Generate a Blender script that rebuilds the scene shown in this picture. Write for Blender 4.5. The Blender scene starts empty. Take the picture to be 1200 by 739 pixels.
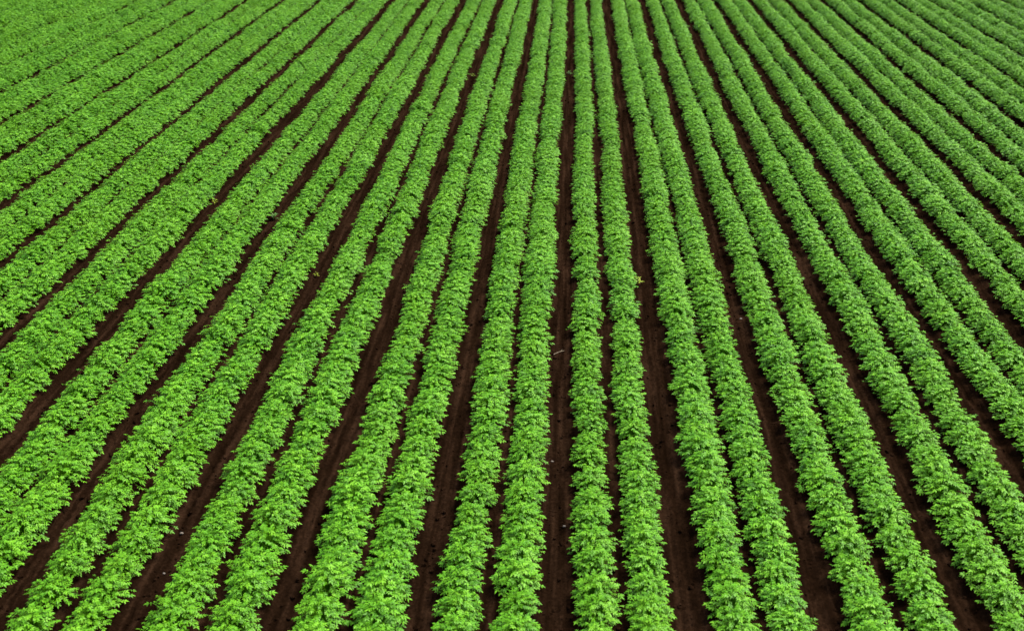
import bpy, math, random
import numpy as np

rnd = random.Random(11)
rng = np.random.default_rng(11)
scene = bpy.context.scene
col = scene.collection

# ------------------------------------------------------------------ camera numbers
PW, PH = 1200.0, 739.0          # the photograph
F = 1400.0                      # focal length in photograph pixels
VPX, VPY = 676.0, -249.0        # where the furrows meet
PITCH = math.atan((PH / 2 - VPY) / F)
YAW = math.atan((VPX - PW / 2) * math.cos(PITCH) / F)
BED = 1.5                       # metres from furrow to furrow
CAM_H = BED * math.cos(PITCH) / 0.165
R_ = np.array([math.cos(YAW), math.sin(YAW), 0.0])
F_ = np.array([-math.sin(YAW) * math.cos(PITCH), math.cos(YAW) * math.cos(PITCH), -math.sin(PITCH)])
U_ = np.cross(R_, F_)


def project(p):
    d = np.asarray(p, float) - np.array([0, 0, CAM_H])
    z = d @ F_
    return PW / 2 + F * (d @ R_) / z, PH / 2 - F * (d @ U_) / z


def ground_at(px, py, z=0.0):
    d = F_ * F + R_ * (px - PW / 2) - U_ * (py - PH / 2)
    t = (z - CAM_H) / d[2]
    return d[0] * t, d[1] * t


# ------------------------------------------------------------------ helpers
def tag(o, label=None, cat=None, group=None, kind=None):
    for k, v in (('label', label), ('category', cat), ('group', group), ('kind', kind)):
        if v:
            o[k] = v
    return o


def mesh_from(name, verts, faces_flat, loop_tot, mat, tone=None, smooth=True):
    me = bpy.data.meshes.new(name)
    nv, nf = len(verts), len(loop_tot)
    me.vertices.add(nv)
    me.vertices.foreach_set('co', np.asarray(verts, np.float32).ravel())
    me.loops.add(len(faces_flat))
    me.loops.foreach_set('vertex_index', np.asarray(faces_flat, np.int32))
    me.polygons.add(nf)
    lt = np.asarray(loop_tot, np.int32)
    me.polygons.foreach_set('loop_start', np.concatenate([[0], np.cumsum(lt)[:-1]]).astype(np.int32))
    me.polygons.foreach_set('use_smooth', np.full(nf, smooth))
    me.update(calc_edges=True)
    if tone is not None:
        a = me.attributes.new('tone', 'FLOAT', 'POINT')
        a.data.foreach_set('value', np.asarray(tone, np.float32))
    me.materials.append(mat)
    return me


class MB:
    """collects vertices, faces and a tone per vertex"""
    def __init__(self):
        self.v, self.f, self.t = [], [], []

    def add(self, verts, faces, tone):
        n = len(self.v)
        self.v += [tuple(x) for x in verts]
        self.f += [tuple(i + n for i in f) for f in faces]
        self.t += [tone] * len(verts)

    def mesh(self, name, mat, smooth=True):
        flat = [i for f in self.f for i in f]
        return mesh_from(name, self.v, flat, [len(f) for f in self.f], mat, self.t, smooth)


def unit(v):
    v = np.asarray(v, float)
    return v / (np.linalg.norm(v) + 1e-9)


# ------------------------------------------------------------------ materials
def new_mat(name):
    m = bpy.data.materials.new(name)
    m.use_nodes = True
    nt = m.node_tree
    nt.nodes.clear()
    return m, nt, nt.nodes, nt.links


def leaf_material(name, dark, mid, light, yellow):
    m, nt, N, L = new_mat(name)
    out = N.new('ShaderNodeOutputMaterial')
    at = N.new('ShaderNodeAttribute'); at.attribute_name = 'tone'
    geo = N.new('ShaderNodeNewGeometry')
    n1 = N.new('ShaderNodeTexNoise'); n1.inputs['Scale'].default_value = 2.6; n1.inputs['Detail'].default_value = 2
    n2 = N.new('ShaderNodeTexNoise'); n2.inputs['Scale'].default_value = 0.28; n2.inputs['Detail'].default_value = 3
    L.new(geo.outputs['Position'], n1.inputs['Vector']); L.new(geo.outputs['Position'], n2.inputs['Vector'])
    # tone + plant-to-plant variation
    a1 = N.new('ShaderNodeMath'); a1.operation = 'MULTIPLY_ADD'
    L.new(n1.outputs['Fac'], a1.inputs[0]); a1.inputs[1].default_value = 0.6; a1.inputs[2].default_value = -0.30
    a2 = N.new('ShaderNodeMath'); a2.operation = 'ADD'
    L.new(a1.outputs[0], a2.inputs[0]); L.new(at.outputs['Fac'], a2.inputs[1])
    ramp = N.new('ShaderNodeValToRGB')
    e = ramp.color_ramp.elements
    e[0].position = 0.05; e[0].color = (*dark, 1)
    e[1].position = 0.95; e[1].color = (*light, 1)
    x = e.new(0.5); x.color = (*mid, 1)
    L.new(a2.outputs[0], ramp.inputs['Fac'])
    mr = N.new('ShaderNodeMapRange')
    mr.inputs['From Min'].default_value = 0.45; mr.inputs['From Max'].default_value = 0.75
    mr.inputs['To Max'].default_value = 0.45
    L.new(n2.outputs['Fac'], mr.inputs['Value'])
    mix = N.new('ShaderNodeMix'); mix.data_type = 'RGBA'
    L.new(mr.outputs[0], mix.inputs['Factor']); L.new(ramp.outputs['Color'], mix.inputs['A'])
    mix.inputs['B'].default_value = (*yellow, 1)
    p = N.new('ShaderNodeBsdfPrincipled')
    L.new(mix.outputs['Result'], p.inputs['Base Color'])
    p.inputs['Roughness'].default_value = 0.45
    p.inputs['Specular IOR Level'].default_value = 0.15
    tr = N.new('ShaderNodeBsdfTranslucent')
    hs = N.new('ShaderNodeHueSaturation'); hs.inputs['Hue'].default_value = 0.485
    hs.inputs['Saturation'].default_value = 1.1; hs.inputs['Value'].default_value = 1.25
    L.new(mix.outputs['Result'], hs.inputs['Color']); L.new(hs.outputs['Color'], tr.inputs['Color'])
    ms = N.new('ShaderNodeMixShader'); ms.inputs[0].default_value = 0.22
    L.new(p.outputs[0], ms.inputs[1]); L.new(tr.outputs[0], ms.inputs[2])
    L.new(ms.outputs[0], out.inputs['Surface'])
    return m


def soil_material(name, c0, c1, c2):
    m, nt, N, L = new_mat(name)
    out = N.new('ShaderNodeOutputMaterial')
    geo = N.new('ShaderNodeNewGeometry')
    st = N.new('ShaderNodeMapping'); st.inputs['Scale'].default_value = (11.0, 0.45, 2.0)
    L.new(geo.outputs['Position'], st.inputs['Vector'])
    n1 = N.new('ShaderNodeTexNoise'); n1.inputs['Scale'].default_value = 1.0; n1.inputs['Detail'].default_value = 4
    L.new(st.outputs[0], n1.inputs['Vector'])
    n2 = N.new('ShaderNodeTexNoise'); n2.inputs['Scale'].default_value = 22; n2.inputs['Detail'].default_value = 6
    n2.inputs['Roughness'].default_value = 0.7
    L.new(geo.outputs['Position'], n2.inputs['Vector'])
    ad = N.new('ShaderNodeMath'); ad.operation = 'MULTIPLY_ADD'; ad.inputs[1].default_value = 0.6
    L.new(n1.outputs['Fac'], ad.inputs[0])
    mu = N.new('ShaderNodeMath'); mu.operation = 'MULTIPLY'; mu.inputs[1].default_value = 0.4
    L.new(n2.outputs['Fac'], mu.inputs[0]); L.new(mu.outputs[0], ad.inputs[2])
    ramp = N.new('ShaderNodeValToRGB'); e = ramp.color_ramp.elements
    e[0].position = 0.38; e[0].color = (*c0, 1); e[1].position = 0.64; e[1].color = (*c2, 1)
    x = e.new(0.5); x.color = (*c1, 1)
    L.new(ad.outputs[0], ramp.inputs['Fac'])
    p = N.new('ShaderNodeBsdfPrincipled')
    L.new(ramp.outputs['Color'], p.inputs['Base Color'])
    p.inputs['Roughness'].default_value = 0.93
    p.inputs['Specular IOR Level'].default_value = 0.0
    b = N.new('ShaderNodeBump'); b.inputs['Strength'].default_value = 0.8; b.inputs['Distance'].default_value = 0.03
    L.new(n2.outputs['Fac'], b.inputs['Height']); L.new(b.outputs[0], p.inputs['Normal'])
    L.new(p.outputs[0], out.inputs['Surface'])
    return m


def plain_material(name, c, rough=0.7):
    m, nt, N, L = new_mat(name)
    out = N.new('ShaderNodeOutputMaterial')
    geo = N.new('ShaderNodeNewGeometry')
    n = N.new('ShaderNodeTexNoise'); n.inputs['Scale'].default_value = 40
    L.new(geo.outputs['Position'], n.inputs['Vector'])
    ramp = N.new('ShaderNodeValToRGB'); e = ramp.color_ramp.elements
    e[0].position = 0.3; e[0].color = (*[v * 0.65 for v in c], 1); e[1].position = 0.7; e[1].color = (*c, 1)
    L.new(n.outputs['Fac'], ramp.inputs['Fac'])
    p = N.new('ShaderNodeBsdfPrincipled'); p.inputs['Roughness'].default_value = rough
    L.new(ramp.outputs['Color'], p.inputs['Base Color']); L.new(p.outputs[0], out.inputs['Surface'])
    return m


M_LEAF = leaf_material('crop_leaf', (0.016, 0.080, 0.002), (0.058, 0.194, 0.004), (0.116, 0.288, 0.011), (0.082, 0.215, 0.004))
M_WEED = leaf_material('weed_leaf', (0.06, 0.11, 0.008), (0.12, 0.18, 0.012), (0.19, 0.23, 0.02), (0.18, 0.19, 0.012))
M_WEED_DARK = leaf_material('green_weed_leaf', (0.02, 0.06, 0.01), (0.04, 0.10, 0.015), (0.07, 0.14, 0.02), (0.06, 0.12, 0.02))
M_SOIL = soil_material('dark_soil', (0.0028, 0.0014, 0.0007), (0.0060, 0.0030, 0.0016), (0.0150, 0.0078, 0.0044))
M_CLOD = soil_material('soil_clod', (0.004, 0.002, 0.001), (0.008, 0.004, 0.0022), (0.016, 0.0085, 0.005))
M_STRAW = plain_material('dry_straw', (0.10, 0.075, 0.04))
M_STONE = plain_material('grey_stone', (0.07, 0.055, 0.042))


# ------------------------------------------------------------------ leaves and plants
def leaflet(mb, base, d, nrm, length, width, droop, tone):
    """a pointed leaflet, folded along its midrib and bent downward"""
    d = unit(d); s = unit(np.cross(d, nrm)); n = unit(np.cross(s, d))
    pts = []
    for t, w in ((0.0, 0.0), (0.30, 0.9), (0.62, 0.8), (1.0, 0.0)):
        c = np.asarray(base) + d * (length * t) + n * (length * -droop * t * t)
        if w == 0:
            pts.append([c])
        else:
            hw = width * 0.5 * w
            pts.append([c - s * hw + n * hw * 0.32, c, c + s * hw + n * hw * 0.32])
    V = pts[0] + pts[1] + pts[2] + pts[3]
    # 0 | 1 2 3 | 4 5 6 | 7
    mb.add(V, [(0, 2, 1), (0, 3, 2), (1, 2, 5, 4), (2, 3, 6, 5), (4, 5, 7), (5, 6, 7)], tone)


def stalk(mb, a, b, r0, r1, sag, tone, seg=3):
    a = np.asarray(a, float); b = np.asarray(b, float)
    d = unit(b - a); s = unit(np.cross(d, [0.3, 0.2, 1.0])); n = np.cross(s, d)
    V, Fc = [], []
    for i in range(seg + 1):
        t = i / seg
        c = a + (b - a) * t + np.array([0, 0, sag * 4 * t * (1 - t)])
        r = r0 + (r1 - r0) * t
        for k in range(3):
            q = k * 2 * math.pi / 3
            V.append(c + s * r * math.cos(q) + n * r * math.sin(q))
    for i in range(seg):
        for k in range(3):
            k2 = (k + 1) % 3
            Fc.append((i * 3 + k, i * 3 + k2, i * 3 + 3 + k2, i * 3 + 3 + k))
    mb.add(V, Fc, tone)


def build_plant(seed, n_leaf=170):
    """a bushy plant: arching stalks, each with a compound leaf of five pointed leaflets"""
    r = random.Random(seed)
    mb = MB()
    RX, RZ, CZ = 0.275, 0.245, 0.06
    ga = math.pi * (3 - math.sqrt(5))
    for i in range(n_leaf):
        u = (i + 0.5) / n_leaf
        cz = 1.0 - 1.12 * u                                   # from the top to a little under the middle
        ph = i * ga + r.uniform(-0.5, 0.5)
        sr = math.sqrt(max(0.0, 1 - cz * cz))
        k = r.uniform(0.66, 1.02)
        if r.random() < 0.12:
            k *= 1.12
        p = np.array([RX * k * sr * math.cos(ph), RX * k * sr * math.sin(ph), CZ + RZ * k * cz])
        p[2] = max(p[2], 0.035)
        outw = np.array([math.cos(ph), math.sin(ph), 0.0])
        tilt = 0.22 + 0.30 * (1 - cz) * 0.5                   # lower leaves hang more
        d = unit(outw * 1.0 + np.array([r.uniform(-.45, .45), r.uniform(-.45, .45), 0.28 - tilt + r.uniform(-.22, .22)]))
        nrm = unit(np.array([0, 0, 1.0]) + outw * (0.15 + 0.22 * sr) + np.array([r.uniform(-.3, .3), r.uniform(-.3, .3), 0]))
        side = unit(np.cross(d, nrm))
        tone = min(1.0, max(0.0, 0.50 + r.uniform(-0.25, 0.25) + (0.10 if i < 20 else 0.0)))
        sz = r.uniform(0.39, 0.58)
        base = p - d * 0.09 * sz
        stalk(mb, (outw[0] * 0.03, outw[1] * 0.03, 0.0), base, 0.005, 0.003, 0.05, tone)
        stalk(mb, base, p, 0.003, 0.002, 0.0, tone, 1)
        leaflet(mb, p, d, nrm, 0.088 * sz, 0.042 * sz, r.uniform(0.08, 0.36), tone + r.uniform(-.08, .08))
        for q, fr, ln in ((0, 0.82, 0.074), (1, 0.25, 0.060)):
            for sg in (-1, 1):
                b = base + d * (0.09 * sz * fr)
                ld = unit(d * (0.55 + r.uniform(-.2, .2)) + side * sg * 0.9 + np.array([0, 0, r.uniform(-.22, .15)]))
                ln2 = ln * sz * r.uniform(0.85, 1.15)
                leaflet(mb, b, ld, nrm + np.array([r.uniform(-.25, .25), r.uniform(-.25, .25), 0]), ln2, ln2 * 0.48, r.uniform(0.05, 0.36),
                        tone + r.uniform(-.10, .10))
    return mb


PLANT_MB = [build_plant(100 + k) for k in range(10)]
PLANT_ME = [mb.mesh('crop_plant', M_LEAF) for mb in PLANT_MB]


# ------------------------------------------------------------------ the rows
SHIFT = {-4: .02, -3: .005, -2: .03, -1: .03, 0: 0.0, 1: 0.005, 2: -.02, 3: -.014}     # small unevenness of the drilling


def furrow_x(j):
    return (j - 0.05 + SHIFT.get(j, 0.012 * math.sin(j * 2.3))) * BED


def wander(x, y):
    """rows are never quite straight"""
    return 0.020 * np.sin(y * 0.21 + x * 0.9) + 0.012 * np.sin(y * 0.57 + x * 1.7 + 1.3) + 0.006 * np.sin(y * 1.31 + x * 2.9)


ROWS = []                                                     # (bed number, centre x)
for j in range(-18, 14):
    a, b = furrow_x(j), furrow_x(j + 1)
    wa = 0.285 + (0.02 if j in (1, -5) else 0.0)
    wb = 0.710 - (0.02 if j == -6 else 0.008 if j == 0 else 0.0)
    ROWS.append((j, a + (b - a) * wa)); ROWS.append((j, a + (b - a) * wb))
ROW_X = np.array([x for _, x in ROWS])
Y_NEAR, Y_FAR = 7.6, 62.0
STEP = 0.45
EMPH = 0.08                                                   # ridge height


def ridge(x, y):
    z = np.zeros_like(x)
    for rx in ROW_X:
        m = np.abs(x - rx) < 0.8
        dx = x[m] - rx - wander(rx, y[m])
        z[m] += EMPH * np.exp(-(dx / 0.19) ** 2)
    return z


def vigour(x, y):
    return (1.0 + 0.03 * math.sin(x * 0.7 + y * 0.33) + 0.025 * math.sin(x * 1.9 - y * 0.61 + 2.0) + 0.025 * math.sin(y * 1.7 + x * 5.1)
            + 0.03 * math.sin(y * 0.9 + x * 11.0))


ORD = ('', 'first', 'second', 'third', 'fourth', 'fifth', 'sixth', 'seventh', 'eighth', 'ninth', 'tenth', 'eleventh', 'twelfth', 'thirteenth',
       'fourteenth', 'fifteenth', 'sixteenth', 'seventeenth', 'eighteenth', 'nineteenth', 'twentieth')

rows_data = []
for k, (j, rx) in enumerate(ROWS):
    pr = random.Random(500 + k)
    plants, y = [], Y_NEAR + pr.uniform(0, STEP)
    inside = 0
    while y < Y_FAR:
        w = float(wander(rx, np.array([y]))[0])
        x = rx + w + pr.gauss(0, 0.016)
        u, v = project((x, y, 0.30))
        um, _ = project((x + (2.6 if rx < 0 else -2.6), y, 0.30))
        if -60 < um < PW + 60 or -40 < u < PW + 40:
            s = vigour(rx, y) * pr.uniform(0.93, 1.08) * (0.92 if j == 0 else 1.0)
            if pr.random() < 0.035:
                s *= pr.uniform(0.78, 0.88)                    # a weak plant
            plants.append((x, y, s, pr.uniform(0, 2 * math.pi), pr.randrange(len(PLANT_ME)), pr.uniform(-.1, .1), pr.uniform(-.1, .1), pr.uniform(.92, 1.08)))
            if 4 < u < PW - 4 and 4 < v < PH - 4:
                inside += 1
        y += STEP * pr.uniform(0.8, 1.2)
    rows_data.append((k, j, rx, plants, inside))

tram = furrow_x(1)
seen = [d for d in rows_data if d[4] >= 4]
left = sorted([d for d in seen if d[2] < tram], key=lambda d: -d[2])     # first = next to the wide furrow
right = sorted([d for d in seen if d[2] > tram], key=lambda d: d[2])
LABEL = {}


TENTHS = ('', 'one tenth', 'a fifth', 'three tenths', 'two fifths', 'halfway', 'three fifths', 'seven tenths', 'four fifths', 'nine tenths')


def row_end(rx, side):
    """where the row leaves the picture: how far down the side edge, or the bottom edge"""
    ys = np.linspace(Y_NEAR, Y_FAR, 3000)
    best = None
    for y in ys:
        u, v = project((rx, y, 0.25))
        if 0 <= u <= PW and 0 <= v <= PH:
            best = (u, v)
            break
    if best is None or best[1] > PH * 0.95:
        return 'running to the bottom edge'
    t = int(round(best[1] / PH * 10))
    if t == 0:
        return f'leaving the {side} edge near its top'
    return f'leaving the {side} edge {TENTHS[t]} down'


def row_label(n, total, side, rx):
    end = row_end(rx, side)
    if n == 1:
        return f'green leafy crop row directly {side} of the widest bare furrow with wheel tracks'
    m = total - n + 1
    if n <= m or n <= 12:
        return f'{ORD[n]} crop row {side} of the widest bare furrow, {end}'
    if m == 1:
        return f'short outermost stretch of green crop row in the top {side} corner'
    return f'{ORD[m]} crop row inward from the top {side} corner, {end}'


for n, d in enumerate(left, 1):
    LABEL[d[0]] = row_label(n, len(left), 'left', d[2])
for n, d in enumerate(right, 1):
    LABEL[d[0]] = row_label(n, len(right), 'right', d[2])


def merge_plants(items, origin):
    V, Fl, Lt, T = [], [], [], []
    off = 0
    for (x, y, s, a, m, tx, ty, sz) in items:
        mb = PLANT_MB[m]
        v = np.array(mb.v) * np.array([s, s, s * sz])
        c, si = math.cos(a), math.sin(a)
        v = np.stack([v[:, 0] * c - v[:, 1] * si + x - origin[0], v[:, 0] * si + v[:, 1] * c + y - origin[1], v[:, 2] + EMPH - 0.02], 1)
        V.append(v); T += mb.t
        for f in mb.f:
            Fl += [i + off for i in f]; Lt.append(len(f))
        off += len(v)
    return np.concatenate(V), Fl, Lt, T


n_vis = n_pl = 0
for k, j, rx, plants, inside in rows_data:
    if not plants:
        continue
    if k not in LABEL:
        # rows the photograph does not reach: only the next ones over, for a viewpoint a step aside
        if not (min(abs(k - d[0]) for d in seen) <= 2):
            continue
    o = bpy.data.objects.new('crop_row', None)
    o.empty_display_size = 0.2
    col.objects.link(o)
    o.location = (rx, plants[0][1], 0)
    side = 'left' if rx < tram else 'right'
    tag(o, LABEL.get(k, f'green leafy crop row just outside the picture past the top {side} corner'), 'crop row', 'straight crop rows planted across the field')
    n_vis += k in LABEL
    near = [q for q in plants if q[1] < 9.6]                  # below the picture's lower edge
    shown = [q for q in plants if q[1] >= 9.6]
    for i, (x, y, s, a, m, tx, ty, sz) in enumerate(shown[:100]):
        p = bpy.data.objects.new('plant', PLANT_ME[m])
        col.objects.link(p)
        p.parent = o
        p.location = (x - rx, y - plants[0][1], EMPH - 0.02)
        p.rotation_euler = (tx, ty, a)
        p.scale = (s, s, s * sz)
        n_pl += 1
    rest = near + shown[100:]
    if rest:
        me = mesh_from('foliage', *merge_plants(rest, (rx, plants[0][1]))[:3], M_LEAF, merge_plants(rest, (rx, plants[0][1]))[3])
        p = bpy.data.objects.new('foliage', me)
        col.objects.link(p); p.parent = o
        tag(p, kind='stuff')
print('rows', n_vis, 'left', len(left), 'right', len(right), 'plants', n_pl)

# ------------------------------------------------------------------ the ground, one sheet to the horizon
def axis(parts, far):
    a = np.concatenate([np.arange(s, e, d) for s, e, d in parts] + [[parts[-1][1]]])
    lo = a[0] - np.cumsum(np.geomspace(1.0, far, 12))[::-1]
    hi = a[-1] + np.cumsum(np.geomspace(1.0, far, 12))
    return np.concatenate([lo, a, hi])


gx = axis([(-32, -7, 0.1), (-7, 7, 0.04), (7, 26, 0.1)], 1200)
gy = axis([(6.5, 28, 0.06), (28, 66, 0.16)], 1200)
X, Y = np.meshgrid(gx, gy)
xf, yf = X.ravel(), Y.ravel()
z = np.zeros_like(xf)
inn = (xf > -33) & (xf < 27) & (yf > 6) & (yf < 67)
xi, yi = xf[inn], yf[inn]
zi = ridge(xi, yi)
flat = np.clip(1 - zi / 0.05, 0, 1)
# crumbs and shallow unevenness
for _ in range(26):
    fx_, fy_ = rng.uniform(3, 34), rng.uniform(-30, 30)
    zi += (0.022 / math.sqrt(26)) * np.sin(xi * fx_ + yi * fy_ + rng.uniform(0, 6.28))
zi += rng.normal(0, 0.009, zi.shape)
# wheel ruts along the furrows, deepest in the widest one
for jj in range(-17, 14):
    cx = furrow_x(jj)
    m = np.abs(xi - cx) < 0.26
    dep = 0.030 if jj == 1 else (0.014 if jj % 2 else 0.010)
    dx = xi[m] - cx - wander(cx, yi[m])
    for o_ in (-0.095, 0.03, 0.125):
        zi[m] -= dep * np.exp(-((dx - o_) / 0.028) ** 2)
    zi[m] += (0.008 if jj in (0, 1) else 0.004) * np.sin(yi[m] * 2 * math.pi / 0.19 + np.abs(dx) * 14) * np.exp(-(dx / 0.15) ** 4)
z[inn] = zi
ny, nx = X.shape
ii = np.arange(ny * nx).reshape(ny, nx)
quads = np.stack([ii[:-1, :-1], ii[:-1, 1:], ii[1:, 1:], ii[1:, :-1]], -1).reshape(-1, 4)
me = mesh_from('ground', np.stack([xf, yf, z], 1), quads.ravel(), np.full(len(quads), 4), M_SOIL)
g = bpy.data.objects.new('ground', me); col.objects.link(g)
tag(g, 'dark brown tilled soil showing as bare furrows between the crop rows', 'soil', kind='structure')

# crumbled clods lying in the furrows
ico = np.array([(0, 0, -1), (.72, -.53, -.45), (-.28, -.85, -.45), (-.89, 0, -.45), (-.28, .85, -.45), (.72, .53, -.45),
                (.28, -.85, .45), (-.72, -.53, .45), (-.72, .53, .45), (.28, .85, .45), (.89, 0, .45), (0, 0, 1)])
icf = np.array([(0, 1, 2), (1, 0, 5), (0, 2, 3), (0, 3, 4), (0, 4, 5), (1, 5, 10), (2, 1, 6), (3, 2, 7), (4, 3, 8), (5, 4, 9), (1, 10, 6),
                (2, 6, 7), (3, 7, 8), (4, 8, 9), (5, 9, 10), (6, 10, 11), (7, 6, 11), (8, 7, 11), (9, 8, 11), (10, 9, 11)])
CV, CF = [], []
nc = 0
for _ in range(16000):
    j = rng.integers(-9, 9)
    y = 8.6 + 30 * rng.random() ** 1.5
    cx = furrow_x(int(j))
    off = rng.normal(0, 0.15)
    if rng.random() < 0.25:
        off = rng.uniform(0.6, 0.9)                           # the narrow gap within a bed
    x = cx + off + float(wander(cx, np.array([y]))[0])
    s = 0.006 + 0.026 * rng.random() ** 3
    q = ico * (s * rng.uniform(0.6, 1.25, (12, 1))) * np.array([rng.uniform(.8, 1.3), rng.uniform(.8, 1.3), rng.uniform(.6, .9)])
    a = rng.uniform(0, 6.28); c, si = math.cos(a), math.sin(a)
    zz = float(ridge(np.array([x]), np.array([y]))[0]) + s * 0.25
    CV.append(np.stack([q[:, 0] * c - q[:, 1] * si + x, q[:, 0] * si + q[:, 1] * c + y, q[:, 2] + zz], 1))
    CF.append(icf + 12 * nc); nc += 1
me = mesh_from('soil_clods', np.concatenate(CV), np.concatenate(CF).ravel(), np.full(20 * nc, 3), M_CLOD, smooth=False)
o = bpy.data.objects.new('soil_clods', me); col.objects.link(o)
tag(o, 'small crumbled brown soil clods scattered along the bare furrows', 'soil clods', kind='stuff')

# ------------------------------------------------------------------ weeds, straws and stones in the furrows
def surf_z(x, y):
    return float(ridge(np.array([x]), np.array([y]))[0])


def weed(px, py, size, mat, label, n=9, seed=1, upright=0.8):
    x, y = ground_at(px, py, 0.02)
    r = random.Random(seed)
    root = bpy.data.objects.new('weed', None); col.objects.link(root)
    root.empty_display_size = 0.05
    root.location = (x, y, surf_z(x, y) - 0.005)
    tag(root, label, 'weed', 'weeds in the furrows')
    lv, st = MB(), MB()
    stalk(st, (0, 0, -0.01), (0.01, 0, size * 0.75), 0.005, 0.003, 0.0, 0.4)
    for i in range(n):
        a = i * 2.4 + r.uniform(-.3, .3)
        h = size * (0.12 + 0.62 * i / n)
        d = unit((math.cos(a), math.sin(a), upright * r.uniform(0.3, 1.1)))
        ln = size * r.uniform(0.45, 0.7) * (1.05 - 0.4 * i / n)
        b = np.array([0.01 * i / n, 0, h]) + d * 0.012
        leaflet(lv, b, d, np.array([0, 0, 1.0]) - 0.3 * d, ln, ln * 0.42, r.uniform(.25, .6), r.uniform(.3, .8))
    for nm, mb in (('foliage', lv), ('stem', st)):
        c = bpy.data.objects.new(nm, mb.mesh('weed_' + nm, mat)); col.objects.link(c); c.parent = root


weed(747, 332, 0.19, M_WEED, 'small yellowish green weed at the edge of the widest bare furrow', 12, 1)
weed(252, 238, 0.15, M_WEED, 'yellowish weed beside a crop row, the upper of two such weeds on the left', 8, 2)
weed(648, 296, 0.14, M_WEED_DARK, 'low dark green weed in the narrow middle furrow', 10, 3)
weed(321, 257, 0.20, M_WEED_DARK, 'grassy dark green weed tuft in a shaded furrow on the left', 14, 4, 1.3)
weed(667, 87, 0.16, M_WEED_DARK, 'tiny green sprout far up the middle furrow', 9, 5)
weed(554, 90, 0.17, M_WEED, 'tiny pale weed far up the furrow left of the middle ones', 7, 6)
weed(370, 322, 0.10, M_WEED, 'small yellowish weed low in a furrow, the lower of two such weeds on the left', 7, 7, 0.3)

def single(name, mb, mat, loc, label, cat, group=None, smooth=True):
    o = bpy.data.objects.new(name, mb.mesh(name, mat, smooth)); col.objects.link(o)
    o.location = loc
    return tag(o, label, cat, group)


mb = MB(); stalk(mb, (-0.085, -0.05, 0.015), (0.085, 0.07, 0.03), 0.008, 0.005, 0.012, 0.5, 4)
stalk(mb, (0.02, 0.02, 0.03), (0.05, 0.10, 0.04), 0.004, 0.003, 0.0, 0.5, 2)
x, y = ground_at(655, 415)
single('dry_straw', mb, M_STRAW, (x, y, surf_z(x, y)), 'pale dry straw stalk lying in the narrow middle furrow', 'straw')


def stone(px, py, s, label, seed):
    r = np.random.default_rng(seed)
    x, y = ground_at(px, py)
    mb = MB()
    # an icosphere split once, dented
    v = [unit(q) for q in ico]; f = []; cache = {}
    def mid(a, b):
        key = (min(a, b), max(a, b))
        if key not in cache:
            v.append(unit(v[a] + v[b])); cache[key] = len(v) - 1
        return cache[key]
    for a, b, c in icf:
        ab, bc, ca = mid(a, b), mid(b, c), mid(c, a)
        f += [(a, ab, ca), (b, bc, ab), (c, ca, bc), (ab, bc, ca)]
    vv = [q * s * r.uniform(0.8, 1.12) * np.array([1.25, 0.9, 0.65]) for q in v]
    mb.add(vv, f, 0.5)
    single('stone', mb, M_STONE, (x, y, surf_z(x, y) + s * 0.3), label, 'stone', 'stones in the furrows')


stone(647, 541, 0.018, 'pale pebble at the left edge of the middle furrow', 1)
stone(661, 617, 0.020, 'grey pebble lying in the middle of the narrow central furrow', 2)
stone(213, 625, 0.022, 'pale stone in a brown furrow in the lower left, the upper of two', 3)
stone(192, 672, 0.018, 'small pale stone in a brown furrow in the lower left, the lower of two', 4)
stone(868, 374, 0.022, 'pale stone in the first furrow right of the widest one', 5)

# ------------------------------------------------------------------ light
SUN_EL, SUN_AZ = math.radians(62), math.radians(66)           # azimuth from +Y towards +X
w = bpy.data.worlds.new('World'); scene.world = w
w.use_nodes = True
nt = w.node_tree
bg = nt.nodes['Background']
sky = nt.nodes.new('ShaderNodeTexSky'); sky.sky_type = 'NISHITA'
sky.sun_disc = False
sky.sun_elevation = SUN_EL; sky.sun_rotation = SUN_AZ
sky.air_density = 1.0; sky.dust_density = 5.0; sky.ozone_density = 1.0
nt.links.new(sky.outputs[0], bg.inputs['Color'])
bg.inputs['Strength'].default_value = 0.050

sd = bpy.data.lights.new('sun', 'SUN')
sd.energy = 1.5; sd.angle = math.radians(28); sd.color = (1.0, 0.95, 0.83)
so = bpy.data.objects.new('sun', sd); col.objects.link(so)
so.rotation_euler = (math.radians(90) - SUN_EL, 0, math.pi - SUN_AZ)
so.location = (20, 10, 30)

# ------------------------------------------------------------------ camera
cd = bpy.data.cameras.new('camera')
cd.sensor_width = 36; cd.sensor_fit = 'HORIZONTAL'
cd.lens = F / PW * 36
cd.clip_start = 0.1; cd.clip_end = 10000
cd.dof.use_dof = True; cd.dof.focus_distance = 20; cd.dof.aperture_fstop = 1.3
co = bpy.data.objects.new('camera', cd); col.objects.link(co)
co.location = (0, 0, CAM_H)
co.rotation_euler = (math.radians(90) - PITCH, 0, YAW)
scene.camera = co

scene.view_settings.view_transform = 'Standard'
scene.view_settings.look = 'None'
scene.view_settings.exposure = 2.8
scene.view_settings.gamma = 1
scene.render.film_transparent = False
scene.cycles.max_bounces = 6
scene.cycles.diffuse_bounces = 3
scene.cycles.transmission_bounces = 3
